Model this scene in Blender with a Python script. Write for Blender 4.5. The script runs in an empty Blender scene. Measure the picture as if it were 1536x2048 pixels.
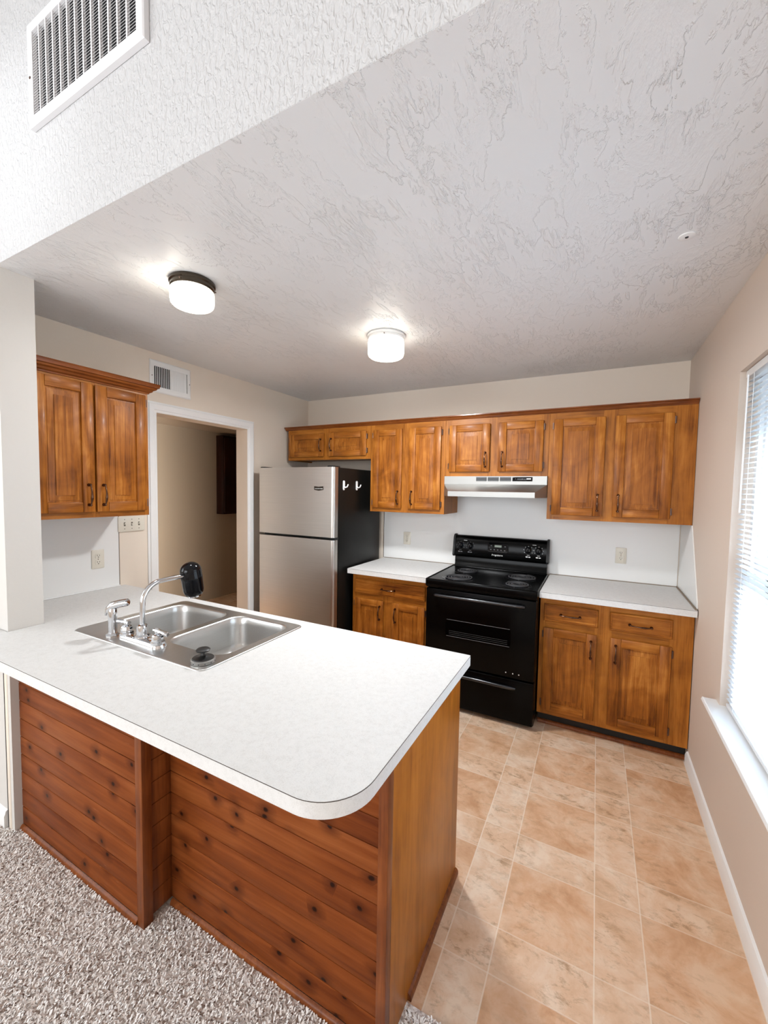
import bpy, bmesh, math, random
from mathutils import Matrix, Vector
random.seed(7)
S = bpy.context.scene
COL = S.collection
PI = math.pi

# ------------------------------------------------------------------ camera
CAM = Vector((2.6865, -3.4194, 1.5544))
def make_camera():
    cd = bpy.data.cameras.new('camera'); co = bpy.data.objects.new('camera', cd); COL.objects.link(co)
    a, b, c = math.radians(27.5207), math.radians(-3.137), math.radians(0.9349)
    f = Vector((-math.sin(a)*math.cos(b), math.cos(a)*math.cos(b), math.sin(b)))
    r = Vector((math.cos(a), math.sin(a), 0)); u = r.cross(f)
    r2 = r*math.cos(c)+u*math.sin(c); u2 = -r*math.sin(c)+u*math.cos(c)
    m = Matrix((( r2.x, u2.x, -f.x, CAM.x), (r2.y, u2.y, -f.y, CAM.y), (r2.z, u2.z, -f.z, CAM.z), (0, 0, 0, 1)))
    co.matrix_world = m
    cd.sensor_fit = 'HORIZONTAL'; cd.sensor_width = 36; cd.lens = 815.66/1536*36; cd.clip_start = .03
    S.camera = co
make_camera()

# ------------------------------------------------------------------ light and exposure
S.view_settings.view_transform = 'Standard'; S.view_settings.look = 'None'
S.view_settings.gamma = 1; S.view_settings.exposure = 0.24; S.view_settings.use_curve_mapping = False
W = bpy.data.worlds.new('daylight'); S.world = W; W.use_nodes = True
bg = W.node_tree.nodes['Background']; bg.inputs[0].default_value = (.86, .93, 1, 1); bg.inputs[1].default_value = 3.0
def area(name, loc, rot, sx, sy, power, color):
    l = bpy.data.lights.new(name, 'AREA'); l.shape = 'RECTANGLE'; l.size = sx; l.size_y = sy; l.energy = power; l.color = color
    o = bpy.data.objects.new(name, l); o.location = loc; o.rotation_euler = rot; COL.objects.link(o); return o
# daylight through the living-room windows behind and beside the camera
area('living_window_daylight', (1.0, -7.0, 1.75), (PI/2, 0, 0), 2.6, 1.9, 118, (.88, .94, 1))
area('living_side_daylight', (-1.55, -5.0, 2.0), (0, -PI/2, 0), 1.9, 2.4, 70, (.84, .92, 1))
area('laundry_added_strip', (-.5, -1.93, 1.2), Vector((-.62, .78, 0)).to_track_quat('-Z', 'Y').to_euler(), .05, 1.9, 75, (1, .96, .9))  # added strip light hidden behind the door jamb, brightens the laundry far wall
gl = bpy.data.lights.new('header_glare_spot', 'SPOT'); gl.energy = 60; gl.spot_size = math.radians(24); gl.spot_blend = 1; gl.shadow_soft_size = .06; gl.color = (.9, .95, 1)  # added spot without a fixture, makes the glare patch on the header
go = bpy.data.objects.new('header_glare_spot', gl); COL.objects.link(go); go.location = (-.6, -4.4, 3.7); go.rotation_euler = (Vector((.60, -2.63, 2.84))-Vector(go.location)).to_track_quat('-Z', 'Y').to_euler()
# sun on the blind of the kitchen window
pt = area('kitchen_window_portal', (3.36, -1.85, 1.34), (0, PI/2, 0), 1.5, 1.44, 1, (1, 1, 1)); pt.data.cycles.is_portal = True
sl = bpy.data.lights.new('sun', 'SUN'); sl.energy = 80; sl.angle = math.radians(14); sl.color = (.74, .87, 1)
so = bpy.data.objects.new('sun', sl); COL.objects.link(so); so.rotation_euler = Vector((-.66, .08, -.75)).to_track_quat('-Z', 'Y').to_euler()
LAMP = 9.0

# ------------------------------------------------------------------ materials
M = {}
class NT:
    def __init__(s, name):
        s.m = bpy.data.materials.new(name); s.m.use_nodes = True; s.t = s.m.node_tree
        s.b = s.t.nodes['Principled BSDF']; s.out = s.t.nodes['Material Output']; M[name] = s.m
    def n(s, ty, ins=None, **kw):
        x = s.t.nodes.new(ty)
        for k, v in kw.items(): setattr(x, k, v)
        for k, v in (ins or {}).items(): s.set(x, k, v)
        return x
    def set(s, x, k, v):
        i = x.inputs[k]
        if hasattr(v, 'is_linked') or isinstance(v, bpy.types.NodeSocket): s.t.links.new(v, i)
        elif isinstance(v, bpy.types.Node): s.t.links.new(v.outputs[0], i)
        else: i.default_value = v
    def math(s, op, a, b=0.0, c=0.0, clamp=False):
        x = s.n('ShaderNodeMath', {0: a, 1: b, 2: c}, operation=op); x.use_clamp = clamp; return x.outputs[0]
    def mix(s, f, a, b, mode='MIX'):
        x = s.n('ShaderNodeMix', data_type='RGBA', blend_type=mode); s.set(x, 0, f); s.set(x, 6, a); s.set(x, 7, b); return x.outputs[2]
    def ramp(s, f, stops):
        x = s.n('ShaderNodeValToRGB', {0: f}); e = x.color_ramp.elements
        while len(e) < len(stops): e.new(.5)
        for q, (p, c) in zip(e, stops): q.position = p; q.color = (*c, 1) if len(c) == 3 else c
        return x.outputs[0]
    def coords(s, scale=(1, 1, 1), rnd=True):
        tc = s.n('ShaderNodeTexCoord').outputs['Object']
        if rnd:
            oi = s.n('ShaderNodeObjectInfo').outputs['Random']
            off = s.n('ShaderNodeVectorMath', {0: (13.1, 7.7, 29.3)}, operation='SCALE'); s.set(off, 'Scale', oi)
            tc = s.n('ShaderNodeVectorMath', {0: tc, 1: off.outputs[0]}, operation='ADD').outputs[0]
        return s.n('ShaderNodeMapping', {0: tc, 'Scale': scale}).outputs[0]
    def noise(s, vec, scale, detail=3, rough=.5, dist=0):
        return s.n('ShaderNodeTexNoise', {'Vector': vec, 'Scale': scale, 'Detail': detail, 'Roughness': rough, 'Distortion': dist}).outputs[0]
    def bump(s, h, dist=.002, strength=1.0):
        x = s.n('ShaderNodeBump', {'Height': h, 'Distance': dist, 'Strength': strength}); s.set(s.b, 'Normal', x.outputs[0])
    def p(s, **kw):
        for k, v in kw.items(): s.set(s.b, k.replace('_', ' '), v)
        return s
c4 = lambda r, g, b: (r, g, b, 1)
def plain(name, col, rough=.5, metal=0, **kw):
    n = NT(name); n.p(Base_Color=c4(*col), Roughness=rough, Metallic=metal, **kw); return n

def paint(name, col, scale=150, dist=.0012, rough=.6, strength=.6):
    n = NT(name); v = n.coords(rnd=False); n.p(Base_Color=c4(*col), Roughness=rough)
    n.bump(n.noise(v, scale, 2, .5), dist, strength)
paint('wall_paint', (.75, .655, .55), 220, .0008)
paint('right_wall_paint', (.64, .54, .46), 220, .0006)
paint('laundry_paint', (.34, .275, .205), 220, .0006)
paint('white_trim', (.82, .815, .80), 30, .0002, .35)
def header_tex():
    n = NT('header_paint'); v = n.coords((1, 1, .55), rnd=False); n.p(Base_Color=c4(.56, .56, .565), Roughness=.55)
    a = n.noise(v, 75, 2, .55, .6); r = n.ramp(a, [(.38, (0, 0, 0)), (.62, (1, 1, 1))])
    n.bump(r, .0035, .75)
header_tex()
paint('wing_paint', (.60, .575, .54), 60, .0016, .55, .35)
def ceiling_tex():
    n = NT('ceiling_texture'); v = n.coords((1, 1, 1), rnd=False); n.p(Base_Color=c4(.76, .76, .76), Roughness=.42)
    rot = n.n('ShaderNodeMapping', {0: v, 'Rotation': (0, 0, .9), 'Scale': (1, .5, 1)}).outputs[0]
    big = n.noise(rot, 10, 6, .66, .3)                        # trowelled islands, one broken edge each
    isl = n.ramp(big, [(.50, (0, 0, 0)), (.53, (1, 1, 1)), (.66, (.35, .35, .35)), (.72, (0, 0, 0))])
    fine = n.n('ShaderNodeMapping', {0: v, 'Rotation': (0, 0, -.6), 'Scale': (1, .22, 1)}).outputs[0]
    rid = n.ramp(n.noise(fine, 34, 4, .6, .4), [(.54, (0, 0, 0)), (.60, (1, 1, 1)), (.70, (.2, .2, .2))])
    mask = n.ramp(n.noise(v, 2.1, 2), [(.44, (0, 0, 0)), (.58, (1, 1, 1))])
    h = n.math('ADD', n.math('MULTIPLY', isl, n.math('ADD', .35, n.math('MULTIPLY', mask, .4))), n.math('MULTIPLY', n.math('MULTIPLY', rid, mask), .55))
    n.bump(h, .0048, .78)
ceiling_tex()

def wood(name, dark, mid, light, axis='z', rough=.36, coat=.03, grain=1.9, blotch=.42):
    n = NT(name)
    sc = {'z': (9, 9, 1.1), 'x': (1.1, 9, 9), 'y': (9, 1.1, 9)}[axis]
    v = n.coords(sc)
    a = n.noise(v, 2.2, 5, .62, .9)
    fine = n.noise(n.n('ShaderNodeMapping', {0: v, 'Scale': tuple(q*(5 if q > 2 else 1.3) for q in (1, 1, 1)) if False else (5, 5, 1.2) if axis == 'z' else (1.2, 5, 5)}).outputs[0], 3.0, 4, .6)
    bl = n.noise(n.coords((3, 3, 3)), 1.6, 3, .55, .8)
    f = n.math('ADD', n.math('MULTIPLY', a, .55), n.math('MULTIPLY', fine, .2*grain))
    f = n.math('ADD', f, n.math('MULTIPLY', bl, blotch))
    f = n.math('SUBTRACT', f, .06+.1*(grain-1)+.5*(blotch-.25))
    col = n.ramp(f, [(.25, dark), (.47, mid), (.70, light)])
    n.set(n.b, 'Specular IOR Level', .2)
    n.p(Base_Color=col, Roughness=rough, Coat_Weight=coat, Coat_Roughness=.12)
    n.bump(fine, .0006, .25)
D, Mi, L = (.11, .027, .003), (.33, .105, .012), (.60, .25, .05)
wood('cabinet_wood', D, Mi, L, 'z'); wood('cabinet_wood_rail', D, Mi, L, 'x')
wood('frame_wood', (.15, .040, .004), (.38, .130, .016), (.53, .21, .038), 'z', blotch=.3); wood('frame_wood_rail', (.15, .040, .004), (.38, .130, .016), (.53, .21, .038), 'x', blotch=.3)
wood('crown_wood', (.09, .02, .004), (.21, .058, .012), (.33, .11, .025), 'x', .28, .35)
wood('end_panel_wood', (.19, .052, .005), (.36, .118, .012), (.46, .17, .024), 'z', .36, .03, 1.0, .3)
wood('post_wood', (.09, .022, .006), (.20, .055, .013), (.32, .10, .025), 'z', .35)
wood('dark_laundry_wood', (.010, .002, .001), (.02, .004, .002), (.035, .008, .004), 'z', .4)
def pine():
    n = NT('pine_planks'); tc = n.n('ShaderNodeTexCoord').outputs['Object']
    isl = n.n('ShaderNodeNewGeometry').outputs['Random Per Island']
    off = n.n('ShaderNodeVectorMath', {0: (7.1, 0, 3.3)}, operation='SCALE'); n.set(off, 'Scale', isl)
    tc2 = n.n('ShaderNodeVectorMath', {0: tc, 1: off.outputs[0]}, operation='ADD').outputs[0]
    flat = n.n('ShaderNodeMapping', {0: tc2, 'Scale': (1, 0, 1)}).outputs[0]
    wob = n.noise(flat, 6, 2)
    dv = n.n('ShaderNodeVectorMath', {0: flat, 1: n.n('ShaderNodeCombineXYZ', {0: n.math('MULTIPLY', wob, .05), 2: n.math('MULTIPLY', wob, .03)}).outputs[0]}, operation='ADD').outputs[0]
    kx = n.n('ShaderNodeSeparateXYZ', {0: dv})
    km = n.n('ShaderNodeCombineXYZ', {0: kx.outputs[0], 1: n.math('MULTIPLY', kx.outputs[2], 1.2)}).outputs[0]
    vo = n.n('ShaderNodeTexVoronoi', {'Vector': km, 'Scale': 8.0}, feature='F1', voronoi_dimensions='2D')
    dist = vo.outputs['Distance']
    keep = n.math('LESS_THAN', n.n('ShaderNodeSeparateColor', {0: vo.outputs['Color']}).outputs[0], .42)
    halo = n.math('MULTIPLY', n.ramp(dist, [(.03, (1, 1, 1)), (.36, (0, 0, 0))]), keep)
    core = n.math('MULTIPLY', n.ramp(dist, [(.045, (1, 1, 1)), (.085, (0, 0, 0))]), keep)
    gv = n.n('ShaderNodeMapping', {0: tc2, 'Scale': (1.6, 1, 26)}).outputs[0]
    g = n.noise(gv, 1.4, 5, .6, n.math('ADD', n.math('MULTIPLY', halo, 1.5), .5))
    bl = n.noise(flat, 2.3, 2)
    f = n.math('ADD', n.math('MULTIPLY', g, .6), n.math('MULTIPLY', bl, .35))
    f = n.math('ADD', f, n.math('MULTIPLY', n.math('SUBTRACT', isl, .5), .1))
    col = n.ramp(f, [(.3, (.105, .022, .005)), (.5, (.20, .050, .011)), (.72, (.29, .09, .024))])
    col = n.mix(n.math('MULTIPLY', halo, .8), col, c4(.06, .012, .003))
    col = n.mix(n.math('MULTIPLY', core, 1.0), col, c4(.018, .005, .002))
    scr = n.ramp(n.noise(n.n('ShaderNodeMapping', {0: tc, 'Scale': (6, 1, 60)}).outputs[0], 2, 3, .7), [(.70, (0, 0, 0)), (.76, (1, 1, 1))])
    col = n.mix(n.math('MULTIPLY', scr, .25), col, c4(.6, .33, .17))
    n.p(Base_Color=col, Roughness=.42, Specular_IOR_Level=.1); n.bump(g, .0008, .3)
pine()
def laminate():
    n = NT('white_laminate'); v = n.coords(rnd=False)
    sp = n.noise(v, 420, 2, .6); sp2 = n.noise(v, 60, 3, .6)
    col = n.ramp(n.math('ADD', n.math('MULTIPLY', sp, .6), n.math('MULTIPLY', sp2, .4)), [(.36, (.60, .59, .57)), (.5, (.67, .665, .65)), (.65, (.70, .695, .68))])
    n.p(Base_Color=col, Roughness=.55, Specular_IOR_Level=.3); n.bump(n.noise(v, 500, 1), .0002, .25)
laminate()
plain('seam_brown', (.06, .045, .035), .6)
paint('splash_white', (.77, .765, .745), 300, .0002, .35)
plain('caulk_brown', (.22, .17, .12), .7)
def tiles():
    n = NT('vinyl_tile'); tc = n.n('ShaderNodeTexCoord').outputs['Object']; xyz = n.n('ShaderNodeSeparateXYZ', {0: tc})
    P1, s1, P2, b2 = .4557, .1506, .4535, .2997
    xa = n.math('DIVIDE', n.math('SUBTRACT', xyz.outputs[0], 2.2834), P1); ya = n.math('DIVIDE', n.math('SUBTRACT', -.797, xyz.outputs[1]), P2)
    u = n.math('MULTIPLY', n.math('FRACT', xa), P1); v = n.math('MULTIPLY', n.math('FRACT', ya), P2)
    sx = n.math('LESS_THAN', u, s1); sy = n.math('GREATER_THAN', v, b2)
    lw = .0023
    def near(q, val): return n.math('LESS_THAN', n.math('ABSOLUTE', n.math('SUBTRACT', q, val)), lw)
    line = n.math('MAXIMUM', n.math('MAXIMUM', near(u, 0), near(u, P1)), near(u, s1))
    row = n.math('MAXIMUM', n.math('MAXIMUM', near(v, 0), near(v, P2)), near(v, b2))
    cid = n.n('ShaderNodeCombineXYZ', {0: n.math('ADD', n.math('MULTIPLY', n.math('FLOOR', xa), 2), sx), 1: n.math('ADD', n.math('MULTIPLY', n.math('FLOOR', ya), 2), sy), 2: 0.0})
    wn = n.n('ShaderNodeTexWhiteNoise', {'Vector': cid.outputs[0]}, noise_dimensions='3D')
    ov = n.n('ShaderNodeVectorMath', {0: tc, 1: n.n('ShaderNodeVectorMath', {0: wn.outputs['Color'], 1: (5, 5, 5)}, operation='MULTIPLY').outputs[0]}, operation='ADD').outputs[0]
    ovs = n.n('ShaderNodeMapping', {0: ov, 'Scale': (.7, 1.3, 1)}).outputs[0]
    cloud = n.noise(ov, 6.5, 5, .66, .4); mott = n.noise(ovs, 24, 6, .74, .3)
    cb = n.ramp(cloud, [(.32, (.52, .28, .145)), (.48, (.64, .39, .235)), (.62, (.72, .51, .35))])
    cs = n.ramp(cloud, [(.32, (.58, .37, .225)), (.48, (.69, .48, .325)), (.62, (.76, .60, .45))])
    anys = n.math('MAXIMUM', sx, sy)
    col = n.mix(n.math('MULTIPLY', anys, .8), cb, cs)
    mk = n.ramp(mott, [(.51, (0, 0, 0)), (.65, (1, 1, 1))])
    pat = n.ramp(n.noise(ov, 4.0, 2), [(.42, (0, 0, 0)), (.58, (1, 1, 1))])
    mk = n.math('MULTIPLY', mk, n.math('ADD', .35, n.math('MULTIPLY', pat, .65)))
    col = n.mix(n.math('MULTIPLY', mk, n.math('ADD', .45, n.math('MULTIPLY', anys, .3))), col, c4(.27, .155, .07))
    # worn darker rim on two sides of each tile
    e = n.ramp(n.math('DIVIDE', n.math('SUBTRACT', u, s1), .05), [(0, (1, 1, 1)), (1, (0, 0, 0))])
    e = n.math('MULTIPLY', n.math('MULTIPLY', e, n.math('SUBTRACT', 1, sx)), n.ramp(n.noise(tc, 14, 3), [(.5, (0, 0, 0)), (.65, (1, 1, 1))]))
    col = n.mix(n.math('MULTIPLY', e, .4), col, c4(.36, .235, .13))
    col = n.mix(n.math('MULTIPLY', wn.outputs['Value'], .14), col, c4(.70, .36, .18))
    col = n.mix(n.math('MULTIPLY', line, .6), col, c4(.80, .68, .55)); col = n.mix(n.math('MULTIPLY', row, .42), col, c4(.80, .68, .55))
    n.p(Base_Color=col, Roughness=.38)
    n.bump(n.math('SUBTRACT', n.math('MULTIPLY', mott, .5), n.math('MAXIMUM', line, row)), .0008, .5)
tiles()
def carpet():
    n = NT('carpet_pile'); isl = n.n('ShaderNodeNewGeometry').outputs['Random Per Island']
    col = n.ramp(isl, [(0, (.14, .085, .06)), (.09, (.34, .25, .20)), (.17, (.78, .70, .64)), (.5, (.93, .885, .84)), (1, (.98, .96, .94))])
    n.p(Base_Color=col, Roughness=.95)
    n2 = NT('carpet_backing'); v = n2.coords(rnd=False)
    n2.p(Base_Color=n2.ramp(n2.noise(v, 130, 2), [(.35, (.40, .31, .26)), (.65, (.85, .79, .74))]), Roughness=.95)
carpet()
def steel(name, col, rough, axis, aniso=.5, bs=.12):
    n = NT(name); sc = {'x': (1, 160, 160), 'z': (160, 160, 1), 'y': (160, 1, 160)}[axis]
    g = n.noise(n.coords(sc), 2, 3, .6)
    n.p(Base_Color=n.ramp(g, [(.3, tuple(q*.9 for q in col)), (.7, col)]), Metallic=1, Roughness=n.math('ADD', rough-.05, n.math('MULTIPLY', g, .1)), Anisotropic=aniso)
    n.bump(g, .0002, bs)
steel('fridge_steel', (.52, .49, .455), .36, 'x'); steel('hood_steel', (.36, .355, .34), .42, 'x'); steel('sink_steel', (.62, .615, .60), .34, 'y', .2, .04)
plain('fridge_edge', (.42, .42, .42), .4, .9)
plain('chrome', (.62, .63, .65), .08, 1)
plain('bronze', (.13, .07, .045), .18, 1)
plain('hinge_bronze', (.15, .10, .08), .35, .9)
plain('gloss_black', (.004, .004, .005), .09, Specular_IOR_Level=.22)
plain('enamel_black', (.0015, .0015, .0015), .2, Specular_IOR_Level=.1)
plain('textured_black', (.006, .006, .0055), .33, Specular_IOR_Level=.22)
plain('matt_black', (.006, .006, .006), .6)
plain('toe_black', (.008, .007, .006), .7)
plain('coil_grey', (.045, .045, .048), .42, .3)
plain('rack_grey', (.018, .018, .018), .45)
plain('black_glass', (.001, .001, .001), .08, Specular_IOR_Level=.05)
plain('handle_black', (.012, .013, .016), .22, Specular_IOR_Level=.7)
plain('dark_hole', (.004, .004, .006), .8)
plain('rubber_black', (.012, .012, .012), .45)
plain('display_green', (.20, .25, .19), .3)
plain('print_white', (.75, .75, .73), .5)
plain('button_grey', (.12, .12, .125), .4)
plain('almond_plastic', (.70, .655, .56), .35)
plain('almond_dark', (.12, .10, .07), .5)
plain('white_plastic', (.83, .83, .82), .35)
plain('white_metal', (.80, .80, .82), .4)
plain('register_white', (.80, .80, .785), .4)
plain('pan_bronze', (.075, .06, .045), .25, .85)
plain('pan_white', (.80, .79, .76), .4)
plain('vinyl_white', (.80, .81, .82), .4)
plain('cord_white', (.8, .8, .8), .6)
plain('badge_dark', (.06, .05, .04), .3, .8)
plain('concrete_outside', (.42, .42, .41), .9); plain('soffit_paint', (.30, .31, .33), .8)
def brick():
    n = NT('pale_brick'); v = n.coords(rnd=False)
    m = n.n('ShaderNodeMapping', {0: v, 'Rotation': (0, PI/2, PI/2)}).outputs[0]
    b = n.n('ShaderNodeTexBrick', {'Vector': v, 'Color1': c4(.45, .48, .50), 'Color2': c4(.36, .40, .43), 'Mortar': c4(.7, .72, .74), 'Scale': 4.5})
    n.p(Base_Color=b.outputs[0], Roughness=.9)
brick()
def lamp_glass(name, low, hot, bulb):
    n = NT(name); tc = n.n('ShaderNodeTexCoord').outputs['Object']
    d = n.n('ShaderNodeVectorMath', {0: tc, 1: bulb}, operation='DISTANCE').outputs['Value']
    e = n.math('ADD', low, n.math('MULTIPLY', hot, n.math('POWER', 2.718, n.math('MULTIPLY', n.math('MULTIPLY', d, d), -190))))
    n.p(Base_Color=c4(.80, .78, .70), Roughness=.25, Emission_Color=c4(1, .94, .82)); n.set(n.b, 'Emission Strength', e)
lamp_glass('lamp_glass_warm', .55, 24, (-.05, -.03, -.085)); lamp_glass('lamp_glass_bright', LAMP*.5, 12, (0, 0, -.06))
def glass():
    n = NT('window_glass'); t = n.n('ShaderNodeBsdfTransparent', {0: c4(.97, .99, 1)}); g = n.n('ShaderNodeBsdfGlossy', {'Roughness': .02})
    fr = n.n('ShaderNodeFresnel', {0: 1.35}); mx = n.n('ShaderNodeMixShader', {0: fr.outputs[0], 1: t.outputs[0], 2: g.outputs[0]})
    n.t.links.new(mx.outputs[0], n.out.inputs[0])
glass()
def slat():
    n = NT('slat_white'); d = n.n('ShaderNodeBsdfDiffuse', {0: c4(.84, .86, .88)}); t = n.n('ShaderNodeBsdfTranslucent', {0: c4(.80, .84, .88)})
    mx = n.n('ShaderNodeMixShader', {0: .45, 1: d.outputs[0], 2: t.outputs[0]}); n.t.links.new(mx.outputs[0], n.out.inputs[0])
slat()

# ------------------------------------------------------------------ mesh helpers
class B:
    """collects shapes in world (or thing-local) coordinates; build() links ONE mesh object"""
    def __init__(s): s.v = []; s.f = []; s.mi = []; s.sm = []; s.cur = 0; s.flat = False
    def add(s, vs, fs):
        o = len(s.v); s.v += [tuple(q) for q in vs]; s.f += [tuple(i+o for i in f) for f in fs]; s.mi += [s.cur]*len(fs); s.sm += [not s.flat]*len(fs); return s
    def box(s, x0, x1, y0, y1, z0, z1, bev=0, seg=2):
        x0, x1 = sorted((x0, x1)); y0, y1 = sorted((y0, y1)); z0, z1 = sorted((z0, z1))
        bm = bmesh.new(); r = bmesh.ops.create_cube(bm, size=1)
        for v in bm.verts: v.co = Vector(((x0+x1)/2+v.co.x*(x1-x0), (y0+y1)/2+v.co.y*(y1-y0), (z0+z1)/2+v.co.z*(z1-z0)))
        if bev: bmesh.ops.bevel(bm, geom=list(bm.edges), offset=min(bev, .49*min(x1-x0, y1-y0, z1-z0)), segments=seg, affect='EDGES', profile=.5)
        f0 = s.flat; s.flat = True; s.bm(bm); s.flat = f0; return s
    def bm(s, bm, mat=None):
        bm.verts.ensure_lookup_table(); bm.verts.index_update()
        vs = [(mat @ v.co if mat else v.co) for v in bm.verts]; s.add(vs, [[v.index for v in f.verts] for f in bm.faces]); bm.free(); return s
    def loops(s, ls, cap0=True, cap1=True, closed=True):
        n = len(ls[0]); vs = [p for l in ls for p in l]; fs = []
        for a in range(len(ls)-1):
            for i in range(n if closed else n-1):
                j = (i+1) % n; fs.append((a*n+i, a*n+j, (a+1)*n+j, (a+1)*n+i))
        if cap0: fs.append(tuple(range(n-1, -1, -1)))
        if cap1: fs.append(tuple((len(ls)-1)*n+i for i in range(n)))
        return s.add(vs, fs)
    def tube(s, path, r, n=12, cap=True, sq=None):
        path = [Vector(p) for p in path]; rs = r if isinstance(r, (list, tuple)) else [r]*len(path)
        t0 = (path[1]-path[0]).normalized(); ref = Vector((0, 0, 1)) if abs(t0.z) < .9 else Vector((1, 0, 0))
        nx = t0.cross(ref).normalized(); ls = []
        for i, p in enumerate(path):
            t = (path[min(i+1, len(path)-1)]-path[max(i-1, 0)]).normalized()
            nx = (nx-t*nx.dot(t)).normalized(); ny = t.cross(nx)
            ls.append([p+nx*rs[i]*math.cos(2*PI*k/n)+ny*rs[i]*math.sin(2*PI*k/n) for k in range(n)])
        return s.loops(ls, cap, cap)
    def lathe(s, prof, c=(0, 0, 0), axis='z', n=32, cap=True, rib=0, ribn=0):
        c = Vector(c); ls = []
        for k in range(len(prof)):
            r, h = prof[k][:2]; rb = prof[k][2] if len(prof[k]) > 2 else 0; l = []
            for i in range(n):
                a = 2*PI*i/n; rr = r+(rb if i % 2 else 0)
                q = (rr*math.cos(a), rr*math.sin(a), h)
                if axis == 'y': q = (q[0], h, -q[1])
                if axis == 'x': q = (h, q[0], q[1])
                l.append(c+Vector(q))
            ls.append(l)
        return s.loops(ls, cap, cap)
    def prism(s, poly, axis, a, b):
        f = {'x': lambda p, t: (t, p[0], p[1]), 'y': lambda p, t: (p[0], t, p[1]), 'z': lambda p, t: (p[0], p[1], t)}[axis]
        return s.loops([[f(p, a) for p in poly], [f(p, b) for p in poly]])
    def plate(s, outer, holes, z0, z1):
        """flat slab with holes, seen from +z"""
        bm = bmesh.new(); edges = []
        for l in [outer]+holes:
            vs = [bm.verts.new((p[0], p[1], z1)) for p in l]
            edges += [bm.edges.new((vs[i], vs[(i+1) % len(vs)])) for i in range(len(vs))]
        bmesh.ops.triangle_fill(bm, use_beauty=True, use_dissolve=False, edges=edges)
        if z0 is not None:
            r = bmesh.ops.extrude_face_region(bm, geom=list(bm.faces))
            for e in r['geom']:
                if isinstance(e, bmesh.types.BMVert): e.co.z = z0
        return s.bm(bm)
    def build(s, name, mats, parent=None, local=False, smooth=35):
        me = bpy.data.meshes.new(name)
        off = Vector((0, 0, 0)) if (parent is None or local) else world_loc(parent)
        me.from_pydata([Vector(q)-off for q in s.v], [], s.f)
        mats = mats if isinstance(mats, (list, tuple)) else [mats]
        for m in mats: me.materials.append(M[m])
        if len(mats) > 1: me.polygons.foreach_set('material_index', s.mi)
        bm = bmesh.new(); bm.from_mesh(me); bmesh.ops.recalc_face_normals(bm, faces=bm.faces); bm.to_mesh(me); bm.free()
        if smooth:
            me.polygons.foreach_set('use_smooth', s.sm); me.set_sharp_from_angle(angle=math.radians(smooth))
        me.update()
        o = bpy.data.objects.new(name, me); COL.objects.link(o)
        if parent: o.parent = parent
        return o
def world_loc(o):
    l = Vector(o.location)
    while o.parent: o = o.parent; l += Vector(o.location)
    return l
def tag(o, label=None, cat=None, group=None, kind=None):
    for k, v in (('label', label), ('category', cat), ('group', group), ('kind', kind)):
        if v: o[k] = v
    return o
def thing(name, loc, label, cat, group=None, rz=0):
    o = bpy.data.objects.new(name, None); COL.objects.link(o); o.location = loc; o.rotation_euler = (0, 0, rz); o.empty_display_size = .05
    return tag(o, label, cat, group)
def struct(b, name, mat, parent=None): 
    o = b.build(name, mat, parent); o['kind'] = 'structure'; return o
def rrect(x0, x1, y0, y1, r, n=6):
    pts = []
    for cx, cy, a0 in ((x1-r, y1-r, 0), (x0+r, y1-r, PI/2), (x0+r, y0+r, PI), (x1-r, y0+r, 3*PI/2)):
        pts += [(cx+r*math.cos(a0+PI/2*i/n), cy+r*math.sin(a0+PI/2*i/n)) for i in range(n+1)]
    return pts

# ------------------------------------------------------------------ the room
H, WX, YL = 2.4535, 3.21, -2.63
struct(B().box(-2.2, 3.4, -2.36, 2.0, -.06, 0).box(2.245, 3.4, -2.352, -2.36, -.06, 0), 'floor', 'vinyl_tile')
struct(B().box(-1.6, 3.34, -7.1, -2.352, -.06, .004), 'floor_2', 'carpet_backing')
struct(B().box(-.13, 3.34, 0, .12, 0, 4.1), 'wall_back', 'wall_paint')
DY0, DY1, DZ = -1.65, -.832, 2.053
struct(B().box(-.13, 0, -2.5, DY0, 0, H).box(-.13, 0, DY1, 0, 0, H).box(-.13, 0, DY0, DY1, DZ, H), 'wall_left', 'wall_paint')
struct(B().box(-1.6, .449, YL, -2.50, 0, H), 'wall_front', 'wing_paint')
WY0, WY1, WZ0, WZ1 = -1.137, -2.56, .60, 2.083
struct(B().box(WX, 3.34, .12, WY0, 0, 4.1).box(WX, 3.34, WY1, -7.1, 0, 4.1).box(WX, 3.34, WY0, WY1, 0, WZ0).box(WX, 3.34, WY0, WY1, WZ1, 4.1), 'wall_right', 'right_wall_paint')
struct(B().box(-.13, WX, YL+.0006, .02, H, H+.1), 'ceiling', 'ceiling_texture')
struct(B().box(-1.6, WX, YL, -2.612, H+.0006, 4.1), 'wall_upper', 'header_paint')
struct(B().box(-1.7, -1.6, -7.1, -2.5, 0, 4.1), 'wall_left_2', 'wall_paint')
struct(B().box(-1.7, 3.34, -7.2, -7.1, 0, 4.1), 'wall_rear', 'wall_paint')
struct(B().box(-1.7, 3.34, -7.2, -2.612, 4.1, 4.2), 'ceiling_3', 'header_paint')
# laundry room through the doorway
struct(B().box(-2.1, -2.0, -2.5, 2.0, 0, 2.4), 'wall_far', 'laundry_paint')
struct(B().box(-.625, -.13, -1.76, -1.73, 0, 2.3), 'laundry_light_baffle', 'laundry_paint')  # added baffle out of view, cuts the strip light to a vertical edge
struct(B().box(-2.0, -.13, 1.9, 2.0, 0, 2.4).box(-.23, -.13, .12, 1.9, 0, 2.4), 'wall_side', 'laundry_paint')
struct(B().box(-2.1, -.13, -2.5, 2.0, 2.3, 2.4), 'ceiling_2', 'laundry_paint')
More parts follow.
